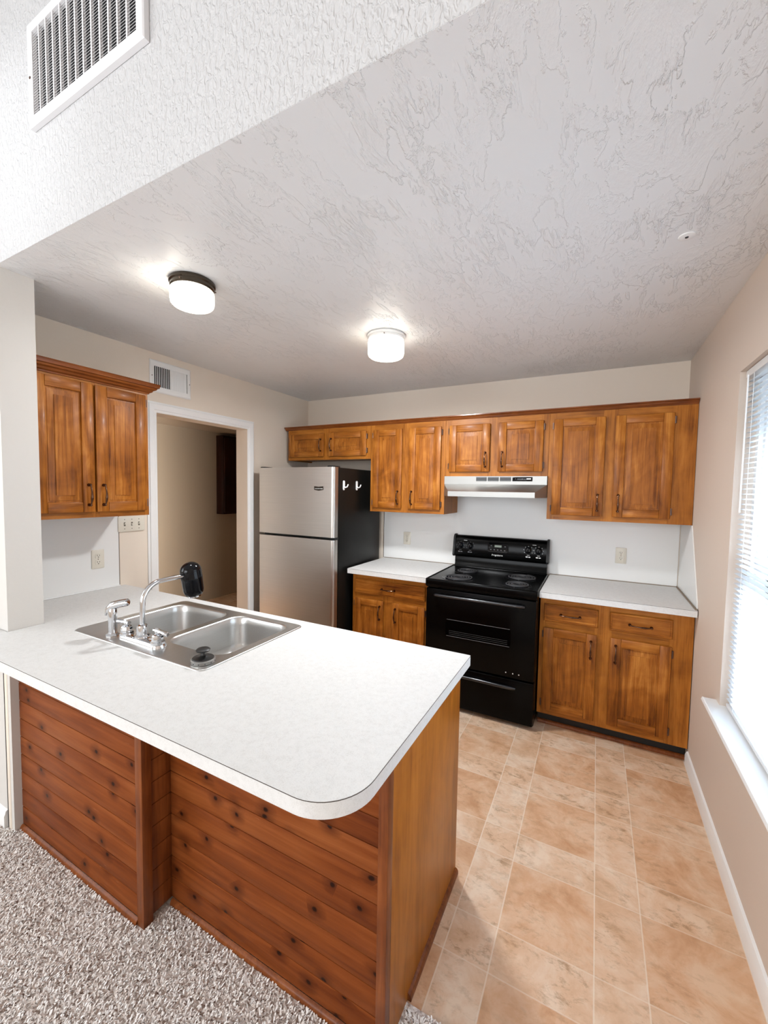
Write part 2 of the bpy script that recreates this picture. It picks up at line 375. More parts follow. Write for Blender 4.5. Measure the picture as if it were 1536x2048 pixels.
# outside the window
struct(B().box(3.34, 14, -14, 10, -.3, -.2), 'ground_outside', 'concrete_outside')
struct(B().box(3.34, 3.86, -9, 4, 2.36, 2.46), 'roof', 'soffit_paint')
struct(B().box(7.0, 7.2, -12, 10, -.2, 1.25), 'wall_outside', 'pale_brick')

# baseboards
def baseboard(name, x0, x1, y0, y1, axis):
    if axis == 'y': struct(B().prism([(x1, 0), (x0, 0), (x0, .055), (x0+.004, .066), (x0+.006, .074), (x1, .078)], 'y', y0, y1), name, 'white_trim')
    else: struct(B().prism([(y1, 0), (y0, 0), (y0, .06), (y0+.004, .068), (y0+.006, .08), (y1, .085)], 'x', x0, x1), name, 'white_trim')
baseboard('baseboard_right', WX-.015, WX, -.585, -7.0, 'y')
baseboard('baseboard_front', -1.5, .385, YL-.014, YL, 'x')

# door casing
def casing():
    prof = [(0, 0), (.072, 0), (.072, .006), (.060, .010), (.056, .016), (.020, .014), (.016, .010), (.006, .010), (0, .006)]   # (across from opening outward, proud of wall)
    b = B()
    def leg(y, sgn):
        b.loops([[(h, y+sgn*w, 0) for w, h in prof], [(h, y+sgn*w, DZ+w) for w, h in prof]])
    leg(DY0, -1); leg(DY1, 1)
    b.loops([[(h, DY0-w, DZ+w) for w, h in prof], [(h, DY1+w, DZ+w) for w, h in prof]])
    d = struct(b, 'door_1', 'white_trim'); d['label'] = 'white door casing around the open doorway to the dark laundry room'
casing()

# window
def window():
    root = thing('window_1', (WX, (WY0+WY1)/2, WZ0), None, None); root['kind'] = 'structure'
    X = 3.275; b = B(); fw = .045
    y0, y1, z0, z1 = WY1, WY0, WZ0+.012, WZ1
    b.box(X, X+.06, y0, y0+fw, z0, z1, .003).box(X, X+.06, y1-fw, y1, z0, z1, .003).box(X, X+.06, y0, y1, z0, z0+fw, .003).box(X, X+.06, y0, y1, z1-fw, z1, .003)
    struct(b, 'window_frame', 'vinyl_white', root)
    b = B(); zm = 1.27
    b.box(X+.01, X+.045, y0+fw, y1-fw, zm-.03, zm+.03, .003)
    for yy in (y0+fw, y1-fw-.03, (y0+y1)/2-.02): b.box(X+.012, X+.04, yy, yy+.03, z0+fw, z1-fw, .003)
    b.box(X+.012, X+.04, y0+fw, y1-fw, z0+fw, z0+fw+.035, .003)
    struct(b, 'sash', 'vinyl_white', root)
    struct(B().box(X+.026, X+.030, y0+fw, y1-fw, z0+fw, z1-fw), 'glass', 'window_glass', root)
    b = B(); pr = [(WX-.052, WZ0-.006), (WX-.056, WZ0+.004), (WX-.052, WZ0+.014), (WX-.048, WZ0+.016), (WX-.044, WZ0+.014), (X, WZ0+.014), (X, WZ0+.0005), (WX, WZ0+.0005), (WX, WZ0-.022), (WX-.016, WZ0-.022), (WX-.018, WZ0-.006)]
    b.prism(pr, 'y', WY0+.055, WY1-.055)
    struct(b, 'window_sill', 'white_trim', root)
window()
def blind():
    ya, yb = WY0-.012, WY1+.012; X = 3.243
    t = thing('window_blind', (X, (ya+yb)/2, WZ1-.04), 'white horizontal mini blind hanging in the kitchen window', 'blind')
    B().box(X-.014, X+.014, ya, yb, WZ1-.032, WZ1-.002, .002).build('headrail', 'vinyl_white', t)
    b = B(); z = WZ1-.05; w = .0125; tl = math.radians(-6)
    while z > WZ0+.055:
        c, s_ = math.cos(tl), math.sin(tl)
        pr = []
        for k in range(5):
            q = -1+2*k/4; pr.append((X+q*w*c, z+q*w*s_*-1+.0022*(1-q*q)))
        poly = pr+[(p[0], p[1]-.0006) for p in reversed(pr)]
        b.prism(poly, 'y', ya, yb); z -= .0215
    b.build('slats', 'slat_white', t)
    B().box(X-.013, X+.013, ya, yb, WZ0+.02, WZ0+.035, .003).build('bottom_rail', 'vinyl_white', t)
    for yy in (ya-.10, (ya+yb)/2, yb+.10):
        b = B()
        for dx in (-.0135, .0135): b.tube([(X+dx, yy, WZ1-.03), (X+dx, yy, WZ0+.03)], .0009, 6)
        b.build('ladder_cord', 'cord_white', t)
    B().tube([(X-.022, ya-.06, WZ1-.03), (X-.024, ya-.062, WZ1-.6)], .003, 8).build('tilt_wand', 'vinyl_white', t)
blind()

# ------------------------------------------------------------------ cabinets
def pull(b, p, axis, out=(0, -1, 0), length=.118):
    """antique pull: ball ends, swelling bar that bows outward"""
    p = Vector(p); ax = Vector((0, 0, -1)) if axis == 'z' else Vector((1, 0, 0)); o = Vector(out)
    for s_ in (-1, 1):
        e = p+ax*s_*length*.44
        b.tube([e, e+o*.006, e+o*.010, e+o*.018], [.0085, .008, .005, .005], 12)
    n = 22; pts = []; rs = []
    for i in range(n+1):
        t = -1+2*i/n; h = .017+.013*max(0, math.cos(t*PI*.5))**1.2*(1 if abs(t) < .86 else .6)
        pts.append(p+ax*t*length*.5+o*h)
        r = .0036+.0026*math.exp(-((t-.25)/.33)**2)
        if abs(t) > .8: r = .0062*math.sqrt(max(.05, 1-((abs(t)-.9)/.1)**2))
        if abs(abs(t)-.77) < .05: r = .0032
        rs.append(r)
    b.tube(pts, rs, 12); return b
def hinges(d, local, x, z0, z1, yf):
    for z in (z0+.045, z1-.045):
        b = B(); b.tube([(x, yf+.008, z-.022), (x, yf+.008, z+.022)], .0048, 8); b.box(x-.006, x+.006, yf+.010, yf+.017, z-.02, z+.02); b.build('hinge', 'hinge_bronze', d, local)
def door(cab, x0, x1, z0, z1, yf, hand, hz=None, local=False, hinge=True, big=True):
    """raised-panel door; front face at y=yf; hand 'l' or 'r': side the handle is on"""
    t = .019; st = .058; rl = .052; b = B()
    if z1-z0 < .25: rl = .05
    b.cur = 0
    tf = .0115
    b.box(x0, x0+st, yf, yf+tf, z0, z1, .004).box(x1-st, x1, yf, yf+tf, z0, z1, .004)
    b.box(x0+.009, x1-.009, yf+tf-.001, yf+t, z0+.009, z1-.009)      # rabbeted back: the lip stands off the face frame
    b.cur = 1
    b.box(x0+st+.0004, x1-st-.0004, yf+.0006, yf+tf, z0, z0+rl, .0025).box(x0+st+.0004, x1-st-.0004, yf+.0006, yf+tf, z1-rl, z1, .0025)
    b.cur = 0; b.flat = True
    X0, X1, Z0, Z1 = x0+st, x1-st, z0+rl, z1-rl
    def rect(i, d): return [(X0+i, yf+d, Z0+i), (X1-i, yf+d, Z0+i), (X1-i, yf+d, Z1-i), (X0+i, yf+d, Z1-i)]
    sl = min(.028, (Z1-Z0)*.25)
    b.loops([rect(-.006, .0112), rect(-.006, .003), rect(-.003, .003), rect(.0, .0055), rect(.0006, .0110), rect(.0085, .0110), rect(.0095, .0085), rect(.0085+sl, .0042), rect(.0087+sl, .0008)], False, True)
    d = b.build('door', ['cabinet_wood', 'cabinet_wood_rail'], cab, local)
    hx = (x0+.031) if hand == 'l' else (x1-.031)
    if hz is None: hz = z0+.09
    pull(B(), (hx, yf, hz), 'z').build('handle', 'bronze', d, local or None)
    if hinge:
        hinges(d, local, x1+.004 if hand == 'l' else x0-.004, z0, z1, yf)
    return d
def drawer(cab, x0, x1, z0, z1, yf, local=False):
    b = B(); b.flat = True; t = .019
    def rect(i, d): return [(x0+i, yf+d, z0+i), (x1-i, yf+d, z0+i), (x1-i, yf+d, z1-i), (x0+i, yf+d, z1-i)]
    b.loops([rect(.008, t), rect(.008, .011), rect(0, .011), rect(0, .007), rect(.004, .0025), rect(.012, .0025), rect(.0135, 0)])
    d = b.build('drawer', 'cabinet_wood_rail', cab, local)
    pull(B(), ((x0+x1)/2, yf, (z0+z1)/2-.004), 'x', length=.125).build('handle', 'bronze', d, local)
def carcass(cab, x0, x1, z0, z1, dep, stiles, rails, local=False, toe=0, bottom=True, back=True, top=True):
    """box of panels plus a face frame; stiles [(x0,x1)], rails [(z0,z1)]"""
    b = B(); t = .016; y0 = -dep+.019
    b.box(x0, x0+t, y0, -.001, z0, z1).box(x1-t, x1, y0, -.001, z0, z1)
    if bottom: b.box(x0+t, x1-t, y0, -.001, z0+.012, z0+.028)
    if top: b.box(x0+t, x1-t, y0, -.001, z1-.03, z1-.012)
    if back: b.box(x0+t, x1-t, -.008, -.002, z0+.02, z1-.02)
    b.build('carcass', 'end_panel_wood', cab, local)
    b = B(); b.cur = 0
    for a, c in stiles: b.box(a, c, -dep, -dep+.019, z0, z1, .0008, 1)
    b.cur = 1
    xs = sorted(stiles)
    for (a, c) in rails:
        for (s0, s1) in zip(xs[:-1], xs[1:]): b.box(s0[1], s1[0], -dep+.0003, -dep+.019, a, c)
    b.build('face_frame', ['frame_wood', 'frame_wood_rail'], cab, local)

DU, YU = .348, -.366; ZT = 2.10
def upper(name, x0, x1, z0, doors, label, st):
    c = thing(name, (x0, 0, z0), label, 'cabinet', 'wooden wall cabinets over the stove wall')
    carcass(c, x0, x1, z0, ZT, DU, st, [(z0, z0+.04), (ZT-.05, ZT)])
    for (a, b_, z, hand) in doors: door(c, a, b_, z, 2.057, YU, hand, (z+.105 if (2.057-z) < .25 else None))
    return c
upper('wall_cabinet', .04, .9495, 1.817, [(.066, .463, 1.846, 'r'), (.517, .909, 1.846, 'l')], 'short two-door wooden wall cabinet above the refrigerator', [(.04, .08), (.45, .53), (.895, .9495)])
upper('wall_cabinet', .9505, 1.6195, 1.367, [(.978, 1.250, 1.400, 'r'), (1.313, 1.588, 1.400, 'l')], 'tall narrow two-door wooden wall cabinet between refrigerator and range hood', [(.9505, .99), (1.235, 1.325), (1.575, 1.6195)])
upper('wall_cabinet', 1.6205, 2.3755, 1.667, [(1.654, 1.968, 1.700, 'r'), (2.029, 2.339, 1.700, 'l')], 'square two-door wooden wall cabinet directly above the range hood', [(1.6205, 1.665), (1.955, 2.04), (2.325, 2.3755)])
upper('wall_cabinet', 2.3765, 3.208, 1.367, [(2.406, 2.720, 1.400, 'r'), (2.777, 3.092, 1.400, 'l')], 'large two-door wooden wall cabinet touching the window wall', [(2.3765, 2.42), (2.705, 2.79), (3.08, 3.208)])
# crown moulding on the long row
pr = [(-.340, 2.101), (-.349, 2.101), (-.352, 2.106), (-.362, 2.112), (-.366, 2.120), (-.376, 2.124), (-.376, 2.131), (-.340, 2.131)]
cr = B().prism(pr, 'x', .012, 3.207)
cr.prism([(-(p[0]+.340)*-1*1+.040, p[1]) for p in pr], 'y', -.002, -.340)
tag(B().prism(pr, 'x', .012, 3.207).box(.012, .04, -.34, -.003, 2.101, 2.131, .002).build('crown_moulding', 'crown_wood'), 'long dark wooden crown moulding along the tops of the stove wall cabinets', 'moulding')

# cabinet on the left wall: local x runs along +y world, local -y points into the room
def left_cabinet():
    yA = -2.497; c = thing('wall_cabinet', (0.0, yA, 1.382), 'two-door wooden wall cabinet with tall crown, beside the laundry doorway', 'cabinet', None, PI/2)
    z = lambda q: q-1.382; w = .582; dep = .325
    carcass(c, 0, w, 0, z(2.10), dep, [(0, .035), (.275, .31), (.555, w)], [(0, .045), (z(2.055), z(2.10))], True)
    door(c, .012, .282, z(1.412), z(2.077), -dep-.018, 'r', None, True)
    door(c, .291, .562, z(1.412), z(2.077), -dep-.018, 'l', None, True)
    p2 = [(0, 2.09), (-.006, 2.09), (-.008, 2.097), (-.018, 2.102), (-.022, 2.110), (-.034, 2.116), (-.038, 2.124), (-.046, 2.127), (-.048, 2.142), (-.052, 2.148), (-.02, 2.148)]
    b = B()
    A = [(0, -dep+q, z(h)) for q, h in p2]; Bc = [(w-q, -dep+q, z(h)) for q, h in p2]; Cc = [(w-q, -.003, z(h)) for q, h in p2]
    b.loops([A, Bc, Cc]); b.box(0, w, -dep+.0, -.004, z(2.10), z(2.108))
    b.build('crown', 'crown_wood', c, True)
left_cabinet()

# base cabinets
DB, YB = .58, -.599
def base(name, x0, x1, label, drawers, doors, st, toe_to=None):
    c = thing(name, (x0, 0, 0), label, 'cabinet', None)
    carcass(c, x0, x1, .087, .872, DB, st, [(.087, .13), (.66, .725), (.828, .872)])
    for a in drawers: drawer(c, a[0], a[1], .716, .830, YB)
    for a in doors: door(c, a[0], a[1], .122, .672, YB, a[2], .575)
    B().box(x0+.002, x1-.002, -.525, -.51, .0, .087).build('toe_kick', 'toe_black', c)
    B().prism([(-.525, 0), (-.545, 0), (-.545, .010), (-.540, .018), (-.533, .022), (-.525, .022)], 'x', x0+.003, x1-.003).build('toe_moulding', 'post_wood', c)
base('base_cabinet', .93, 1.60, 'small wooden base cabinet with one drawer between refrigerator and stove', [(.957, 1.573)], [(.955, 1.222, 'r'), (1.298, 1.572, 'l')], [(.93, .97), (1.21, 1.31), (1.56, 1.60)])
base('base_cabinet', 2.384, 3.206, 'wide wooden base cabinet with two drawers between the stove and the window wall', [(2.409, 2.724), (2.787, 3.105)], [(2.411, 2.720, 'r'), (2.793, 3.105, 'l')], [(2.384, 2.42), (2.705, 2.80), (3.092, 3.206)])

# countertops
def counter(name, x0, x1, y0, y1, label):
    c = thing(name, (x0, y1, .875), label, 'countertop')
    B().box(x0, x1, y0, y1, .875, .914, .0012, 1).build('slab', 'white_laminate', c)
    B().box(x0+.001, x1-.001, y0-.0008, y0+.001, .9115, .9130).build('edge_seam', 'seam_brown', c)
counter('countertop', .918, 1.612, -.652, -.006, 'short white laminate countertop between refrigerator and stove')
counter('countertop', 2.382, 3.205, -.648, -.006, 'white laminate countertop between the stove and the window wall')
tag(B().box(.912, 3.200, -.0045, -.0005, .915, 1.3665).box(1.622, 2.374, -.0045, -.0005, 1.3665, 1.62).box(.912, .916, -.0052, -.0004, .915, 1.3665).build('backsplash', 'splash_white'), 'white backsplash panel on wall behind the stove', 'backsplash')
tag(B().prism([(-.006, .915), (-.615, .915), (-.612, .95), (-.36, 1.3665), (-.006, 1.3665)], 'x', WX-.005, WX-.0005).build('backsplash', 'splash_white'), 'slanted white side splash panel on window wall at countertop end', 'backsplash')
tag(B().box(.0005, .005, -2.498, -1.913, .922, 1.381).build('backsplash', 'splash_white'), 'white backsplash panel near the sink, under the tall-crowned wall cabinet', 'backsplash')
bt = thing('backsplash_trim', (.9, 0, .914), 'thin brown caulk bead along the back edge of the stove wall countertops', 'trim')
B().box(.92, 1.61, -.011, -.004, .914, .919).build('bead', 'caulk_brown', bt); B().box(2.385, 3.20, -.011, -.004, .914, .919).build('bead', 'caulk_brown', bt)
B().box(3.195, 3.203, -.64, -.011, .914, .921).build('bead', 'caulk_brown', bt); B().box(.908, .913, -.006, -.0005, .914, 1.367).build('bead', 'seam_brown', bt)
lt = thing('backsplash_trim', (0, -2.2, .914), 'white edge strip along bottom of the backsplash near the sink', 'trim')
B().box(.0005, .010, -2.498, -1.910, .915, .9215, .001).build('strip', 'white_plastic', lt); B().box(.0005, .007, -1.9125, -1.9095, .922, 1.38).build('strip', 'caulk_brown', lt)

# ------------------------------------------------------------------ peninsula
PX, PYF, PYN = 2.2745, -1.876, -2.779
SX0, SX1, SY0, SY1 = .666, 1.503, -2.490, -1.934
def peninsula():
    c = thing('peninsula_cabinet', (1.3, -2.25, 0), 'pine-planked peninsula cabinet with stepped front and plain wooden end panel', 'cabinet')
    zt = .874; n0 = .024; dz = .0815
    def planks(x0, x1, y, name):
        b = B(); z = n0
        while z < zt-.002:
            z1 = min(z+dz-.0012, zt); b.box(x0, x1, y, y+.014, z, z1, .0035, 2); z += dz
        b.build(name, 'pine_planks', c)
    planks(.428, 1.310, -2.600, 'plank_panel'); planks(1.338, 2.208, -2.496, 'plank_panel')
    b = B(); z = n0
    while z < zt-.002:
        b.box(1.326, 1.339, -2.570, -2.482, z, min(z+dz-.0012, zt), .003); z += dz
    b.build('return_panel', 'post_wood', c)
    B().box(1.306, 1.344, -2.606, -2.570, 0, zt, .003).build('corner_post', 'post_wood', c)
    B().box(2.206, 2.236, -2.502, -2.470, 0, zt, .003).build('corner_post', 'post_wood', c)
    b = B().prism([(-2.600, .004), (-2.612, .004), (-2.612, .012), (-2.607, .02), (-2.600, .024)], 'x', .428, 1.306)
    b.prism([(-2.496, .004), (-2.508, .004), (-2.508, .012), (-2.503, .02), (-2.496, .024)], 'x', 1.344, 2.206)
    b.build('shoe_moulding', 'post_wood', c)
    B().box(2.219, 2.235, -2.470, -1.872, 0, zt, .002).build('end_panel', 'end_panel_wood', c)
    B().prism([(2.235, 0), (2.247, 0), (2.247, .012), (2.243, .02), (2.235, .024)], 'y', -2.345, -1.872).build('end_shoe_moulding', 'post_wood', c)
    # kitchen side: simple face with doors, floor panel and toe kick
    b = B().box(.46, 2.219, -1.905, -1.888, .09, zt); b.build('kitchen_face', 'frame_wood', c)
    B().box(.46, 2.219, -1.96, -1.945, 0, .09).build('toe_kick', 'toe_black', c)
peninsula()
st = struct(B().box(.386, .398, -2.628, YL, .004, .872).box(.398, .424, -2.632, -2.59, .004, .873, .002), 'trim_1', 'white_trim')
st.data.materials.clear(); st.data.materials.append(M['wall_paint'])

def penin_counter():
    c = thing('countertop', (1.3, -2.3, .875), 'large white laminate peninsula countertop with rounded corner holding the sink', 'countertop')
    r = .125
    outer = [(.004, PYF), (PX-.004, PYF), (PX, PYF-.004)]
    arc = [(PX-r+r*math.cos(-PI/2*i/14), PYN+r+r*math.sin(-PI/2*i/14)) for i in range(15)]
    outer += arc+[(-.45, PYN), (-.45, YL-.003), (.452, YL-.003), (.452, -2.497), (.006, -2.497)]
    hole = rrect(SX0+.012, SX1-.012, SY0+.012, SY1-.012, .03, 5)
    B().plate(outer, [list(reversed(hole))], .875, .914).build('slab', 'white_laminate', c, smooth=25)
    line = [(PX+.0003, PYF-.006)]+[(PX-r+(r+.0003)*math.cos(-PI/2*i/14), PYN+r+(r+.0003)*math.sin(-PI/2*i/14)) for i in range(15)]+[(-.44, PYN-.0003)]
    B().tube([(x, y, .9122) for x, y in line], .0009, 6).build('edge_seam', 'seam_brown', c)
penin_counter()

def sink():
    c = thing('kitchen_sink', (1.085, -2.21, .914), 'double-bowl stainless steel sink set in the peninsula countertop', 'sink')
    bw = [(.705, 1.083, -2.350, -1.978), (1.122, 1.462, -2.372, -1.968)]
    n = 6
    holes = [rrect(*q, .062, n) for q in bw]
    b = B()
    out = rrect(SX0, SX1, SY0, SY1, .03, n)
    b.plate(rrect(SX0+.008, SX1-.008, SY0+.008, SY1-.008, .026, n), [list(reversed(h)) for h in holes], None, .9178)
    ins = lambda d, z: [(x, y, z) for x, y in rrect(SX0+d, SX1-d, SY0+d, SY1-d, .03-d*.5, n)]
    b.loops([ins(0, .9142), ins(.001, .9165), ins(.004, .9185), ins(.008, .9178)], False, False)
    for (x0, x1, y0, y1) in bw:
        lp = []
        for d, z, r in ((0, .9178, .062), (.003, .916, .060), (.006, .910, .060), (.010, .88, .06), (.016, .79, .065), (.024, .762, .07), (.042, .748, .075), (.075, .742, .07)):
            lp.append([(x, y, z) for x, y in rrect(x0+d, x1-d, y0+d, y1-d, r, n)])
        b.loops(lp, False, True)
    b.build('basin', 'sink_steel', c, smooth=60)
    for (x0, x1, y0, y1) in bw:
        B().lathe([(.0, .7435), (.030, .7435), (.040, .746), (.044, .7455), (.045, .743)], ((x0+x1)/2, (y0+y1)/2, 0), n=28, cap=False).build('drain', 'chrome', c)
sink()
def faucet():
    Fx, Fy, z = 1.068, -2.425, .9178
    c = thing('faucet', (Fx, Fy, z), 'chrome two-handle kitchen faucet with tall curved spout on the sink deck', 'faucet')
    b = B(); l0 = lambda d, zz: [(x, y, zz) for x, y in rrect(Fx-.134+d, Fx+.134-d, Fy-.030+d, Fy+.030-d, .0295-d, 8)]
    b.loops([l0(0, z), l0(.001, z+.010), l0(.006, z+.018), l0(.014, z+.021)]); b.build('base_plate', 'chrome', c)
    x = 1.06; pts = [(x, -2.420, z+.015), (x, -2.419, .98), (x, -2.4175, 1.04)]
    for i in range(13):
        a = PI/2*i/12; pts.append((x, -2.4165+.080*(1-math.cos(a)), 1.073+.080*math.sin(a)))
    pts += [(x, -2.30, 1.1545), (x, -2.235, 1.154)]
    B().lathe([(.030, z+.019), (.029, z+.026), (.022, z+.032), (.0205, z+.06), (.019, z+.068), (.012, z+.072)], (x, -2.42, 0), n=28).build('spout_collar', 'chrome', c)
    B().tube(pts, .0105, 16).build('spout', 'chrome', c)
    for hx, sg in ((.974, -1), (1.178, 1)):
        h = B().lathe([(.027, z+.018), (.026, z+.026), (.022, z+.030), (.022, z+.045), (.018, z+.054), (.009, z+.058), (.010, z+.068), (.007, z+.074)], (hx, -2.432, 0), n=10)
        h = h.build('handle_base', 'chrome', c, smooth=25)
        B().tube([(hx-sg*.018, -2.432, z+.069), (hx, -2.432, z+.070), (hx+sg*.03, -2.434, z+.0685), (hx+sg*(.058+.008*sg), -2.437, z+.067), (hx+sg*(.063+.008*sg), -2.437, z+.067)], [.0085, .009, .0075, .0095, .006], 10).build('lever', 'chrome', h)
faucet()
def water_filter():
    o = Vector((1.06, -2.187, 1.134)); c = thing('water_filter', o, 'glossy black capsule-shaped water filter hanging on the faucet spout end', 'filter')
    ax = Vector((.0, .16, -1)).normalized(); rot = Vector((0, 0, 1)).rotation_difference(-ax).to_matrix()
    L, R = .158, .046
    prof = []
    for i in range(9): a = PI/2*i/8; prof.append((max(.001, R*math.sin(a)), L/2-R*.9+R*.9*math.cos(a)))
    prof += [(R, 0.012), (R*1.012, .010), (R*1.012, .004), (R, .002), (R*.97, -.05), (R*.92, -.062), (R*.80, -.074), (R*.6, -.079)]
    b = B().lathe(prof, (0, 0, 0), n=32); b.v = [o+rot@Vector(q) for q in b.v]; b.build('housing', 'gloss_black', c, smooth=50)
    b = B().lathe([(R*.66, -.074), (R*.66, -.083), (R*.55, -.084)], n=24); b.v = [o+rot@Vector(q) for q in b.v]; b.build('outlet_ring', 'chrome', c)
water_filter()
def sprayer():
    x, y, z = .888, -2.440, .9178; c = thing('sink_sprayer', (x, y, z), 'chrome side sprayer standing on the sink deck beside the faucet', 'sprayer')
    B().lathe([(.028, z), (.028, z+.005), (.020, z+.011), (.018, z+.014)], (x, y, 0), n=8).build('collar', 'chrome', c, smooth=20)
    B().tube([(x, y, z+.012), (x, y, z+.07), (x, y, z+.105), (x-.001, y+.001, z+.12)], [.0165, .0165, .0175, .015], 16).build('body', 'chrome', c)
    B().tube([(x-.010, y-.006, z+.100), (x-.008, y-.005, z+.116), (x+.002, y+.002, z+.129), (x+.030, y+.018, z+.138), (x+.054, y+.032, z+.143), (x+.058, y+.034, z+.1435)], [.013, .0165, .0175, .0165, .016, .011], 16).build('head', 'chrome', c)
    B().tube([(x-.010, y-.006, z+.128), (x-.021, y-.012, z+.112), (x-.024, y-.014, z+.086)], [.007, .006, .004], 8).build('trigger', 'chrome', c)
sprayer()
def strainer():
    x, y, z = 1.440, -2.432, .9178; c = thing('sink_strainer', (x, y, z), 'steel and black rubber sink stopper lying on the sink rim corner', 'strainer')
    B().lathe([(.030, z), (.041, z+.001), (.042, z+.012), (.039, z+.015)], (x, y, 0), n=32).build('basket_rim', 'hood_steel', c)
    B().lathe([(.039, z+.014), (.036, z+.018), (.014, z+.021), (.007, z+.026), (.006, z+.034), (.010, z+.037), (.023, z+.041), (.025, z+.046), (.020, z+.050), (.006, z+.051)], (x, y, 0), n=28).build('stopper', 'rubber_black', c)
    b = B()
    for i in range(12):
        a = 2*PI*i/12; b.tube([(x+.0405*math.cos(a), y+.0405*math.sin(a), z+.006), (x+.0427*math.cos(a), y+.0427*math.sin(a), z+.006)], .0018, 6)
    b.build('rim_holes', 'matt_black', c)
strainer()

# ------------------------------------------------------------------ refrigerator
def fridge():
    x0, x1, yb = .108, .884, -.735
    c = thing('refrigerator', ((x0+x1)/2, -.4, 0), 'stainless steel top-freezer refrigerator with black sides, in the back corner', 'refrigerator')
    B().box(x0, x1, yb, -.045, .025, 1.722, .004).build('cabinet_body', 'textured_black', c)
    def fdoor(z0, z1, name):
        yf = -.803; b = B(); pr = []
        xx0, xx1, r = x0-.002, x1+.001, .028
        for i in range(9): a = PI/2*i/8; pr.append((xx0+r*(1-math.sin(a)) if False else xx0+.012*(1-math.cos(PI/2-a)), yf+.012*(1-math.sin(a))))
        pr = [(xx0, yb-.012), (xx0, yf+.012)]+[(xx0+.012*(1-math.cos(PI/2*i/5)), yf+.012*(1-math.sin(PI/2*i/5))) for i in range(1, 6)]
        for i in range(0, 9):                                       # bowed front, rolling back at the right
            t = i/8; pr.append((xx1-r-.0+(r)*math.sin(PI/2*t), yf+.024*(1-math.cos(PI/2*t))))
        pr += [(xx1, yb-.012)]
        b.prism(pr, 'z', z0, z1); d = b.build(name, 'fridge_steel', c, smooth=30)
        B().box(xx0+.006, xx1-.008, yb-.012, yb, z0+.006, z1-.006).build('gasket', 'rubber_black', d)
        return d
    fz = fdoor(1.172, 1.724, 'freezer_door'); fdoor(.085, 1.152, 'refrigerator_door')
    bd = B().prism([(.698, 1.5725), (.741, 1.5685), (.784, 1.5725), (.786, 1.545), (.741, 1.538), (.697, 1.545)], 'y', -.8035, -.8075).build('badge', 'badge_dark', fz); bd['label'] = 'dark metal name badge'
    text('FRIGIDAIRE', (.704, -.808, 1.5505), .0105, 'print_white', fz, .078)
    B().box(x1-.07, x1-.012, -.795, -.70, 1.7225, 1.735, .004).build('hinge_cap', 'matt_black', c)
    B().box(x0+.01, x0+.06, -.795, -.70, 1.7225, 1.733, .004).build('hinge_cap', 'matt_black', c)
    B().box(x0+.02, x1-.02, -.765, yb, .02, .078, .003).build('kick_grille', 'matt_black', c)
    b = B()
    for fx in (x0+.05, x1-.05):
        for fy in (-.68, -.1): B().lathe([(.018, 0), (.018, .012), (.008, .014), (.008, .03)], (fx, fy, 0), n=12).build('levelling_foot', 'matt_black', c)
def text(s, loc, size, mat, parent, width, rot=(PI/2, 0, 0)):
    cu = bpy.data.curves.new('wordmark', 'FONT'); cu.body = s; cu.size = size; cu.extrude = .0004
    o = bpy.data.objects.new('wordmark', cu); COL.objects.link(o); cu.materials.append(M[mat])
    o.parent = parent; o.location = Vector(loc)-world_loc(parent); o.rotation_euler = rot
    bpy.context.view_layer.update(); w = o.dimensions.x
    if w > 0: o.scale = (width/w, 1, 1)
    me = bpy.data.meshes.new_from_object(o.evaluated_get(bpy.context.evaluated_depsgraph_get())); me.name = 'wordmark'
    q = bpy.data.objects.new('wordmark', me); COL.objects.link(q); q.parent = parent; q.location = o.location; q.rotation_euler = o.rotation_euler; q.scale = o.scale
    bpy.data.objects.remove(o); bpy.data.curves.remove(cu); q.name = 'wordmark'; return q
fridge()
def hook(y, label):
    X = .884; c = thing('wall_hook', (X, y, 1.545), label, 'hook', 'white hooks on the refrigerator side')
    b = B(); b.prism(rrect(y-.011, y+.011, 1.545, 1.622, .010, 5), 'x', X+.0003, X+.006); b.build('plate', 'white_plastic', c)
    B().tube([(X+.005, y, 1.574), (X+.018, y, 1.566), (X+.034, y, 1.572), (X+.042, y, 1.588), (X+.043, y, 1.593)], [.006, .0055, .005, .005, .004], 10).build('prong', 'white_plastic', c)
hook(-.668, 'white stick-on hook on refrigerator side, nearer the freezer door'); hook(-.470, 'white stick-on hook on refrigerator side, nearer the tall wall cabinet')

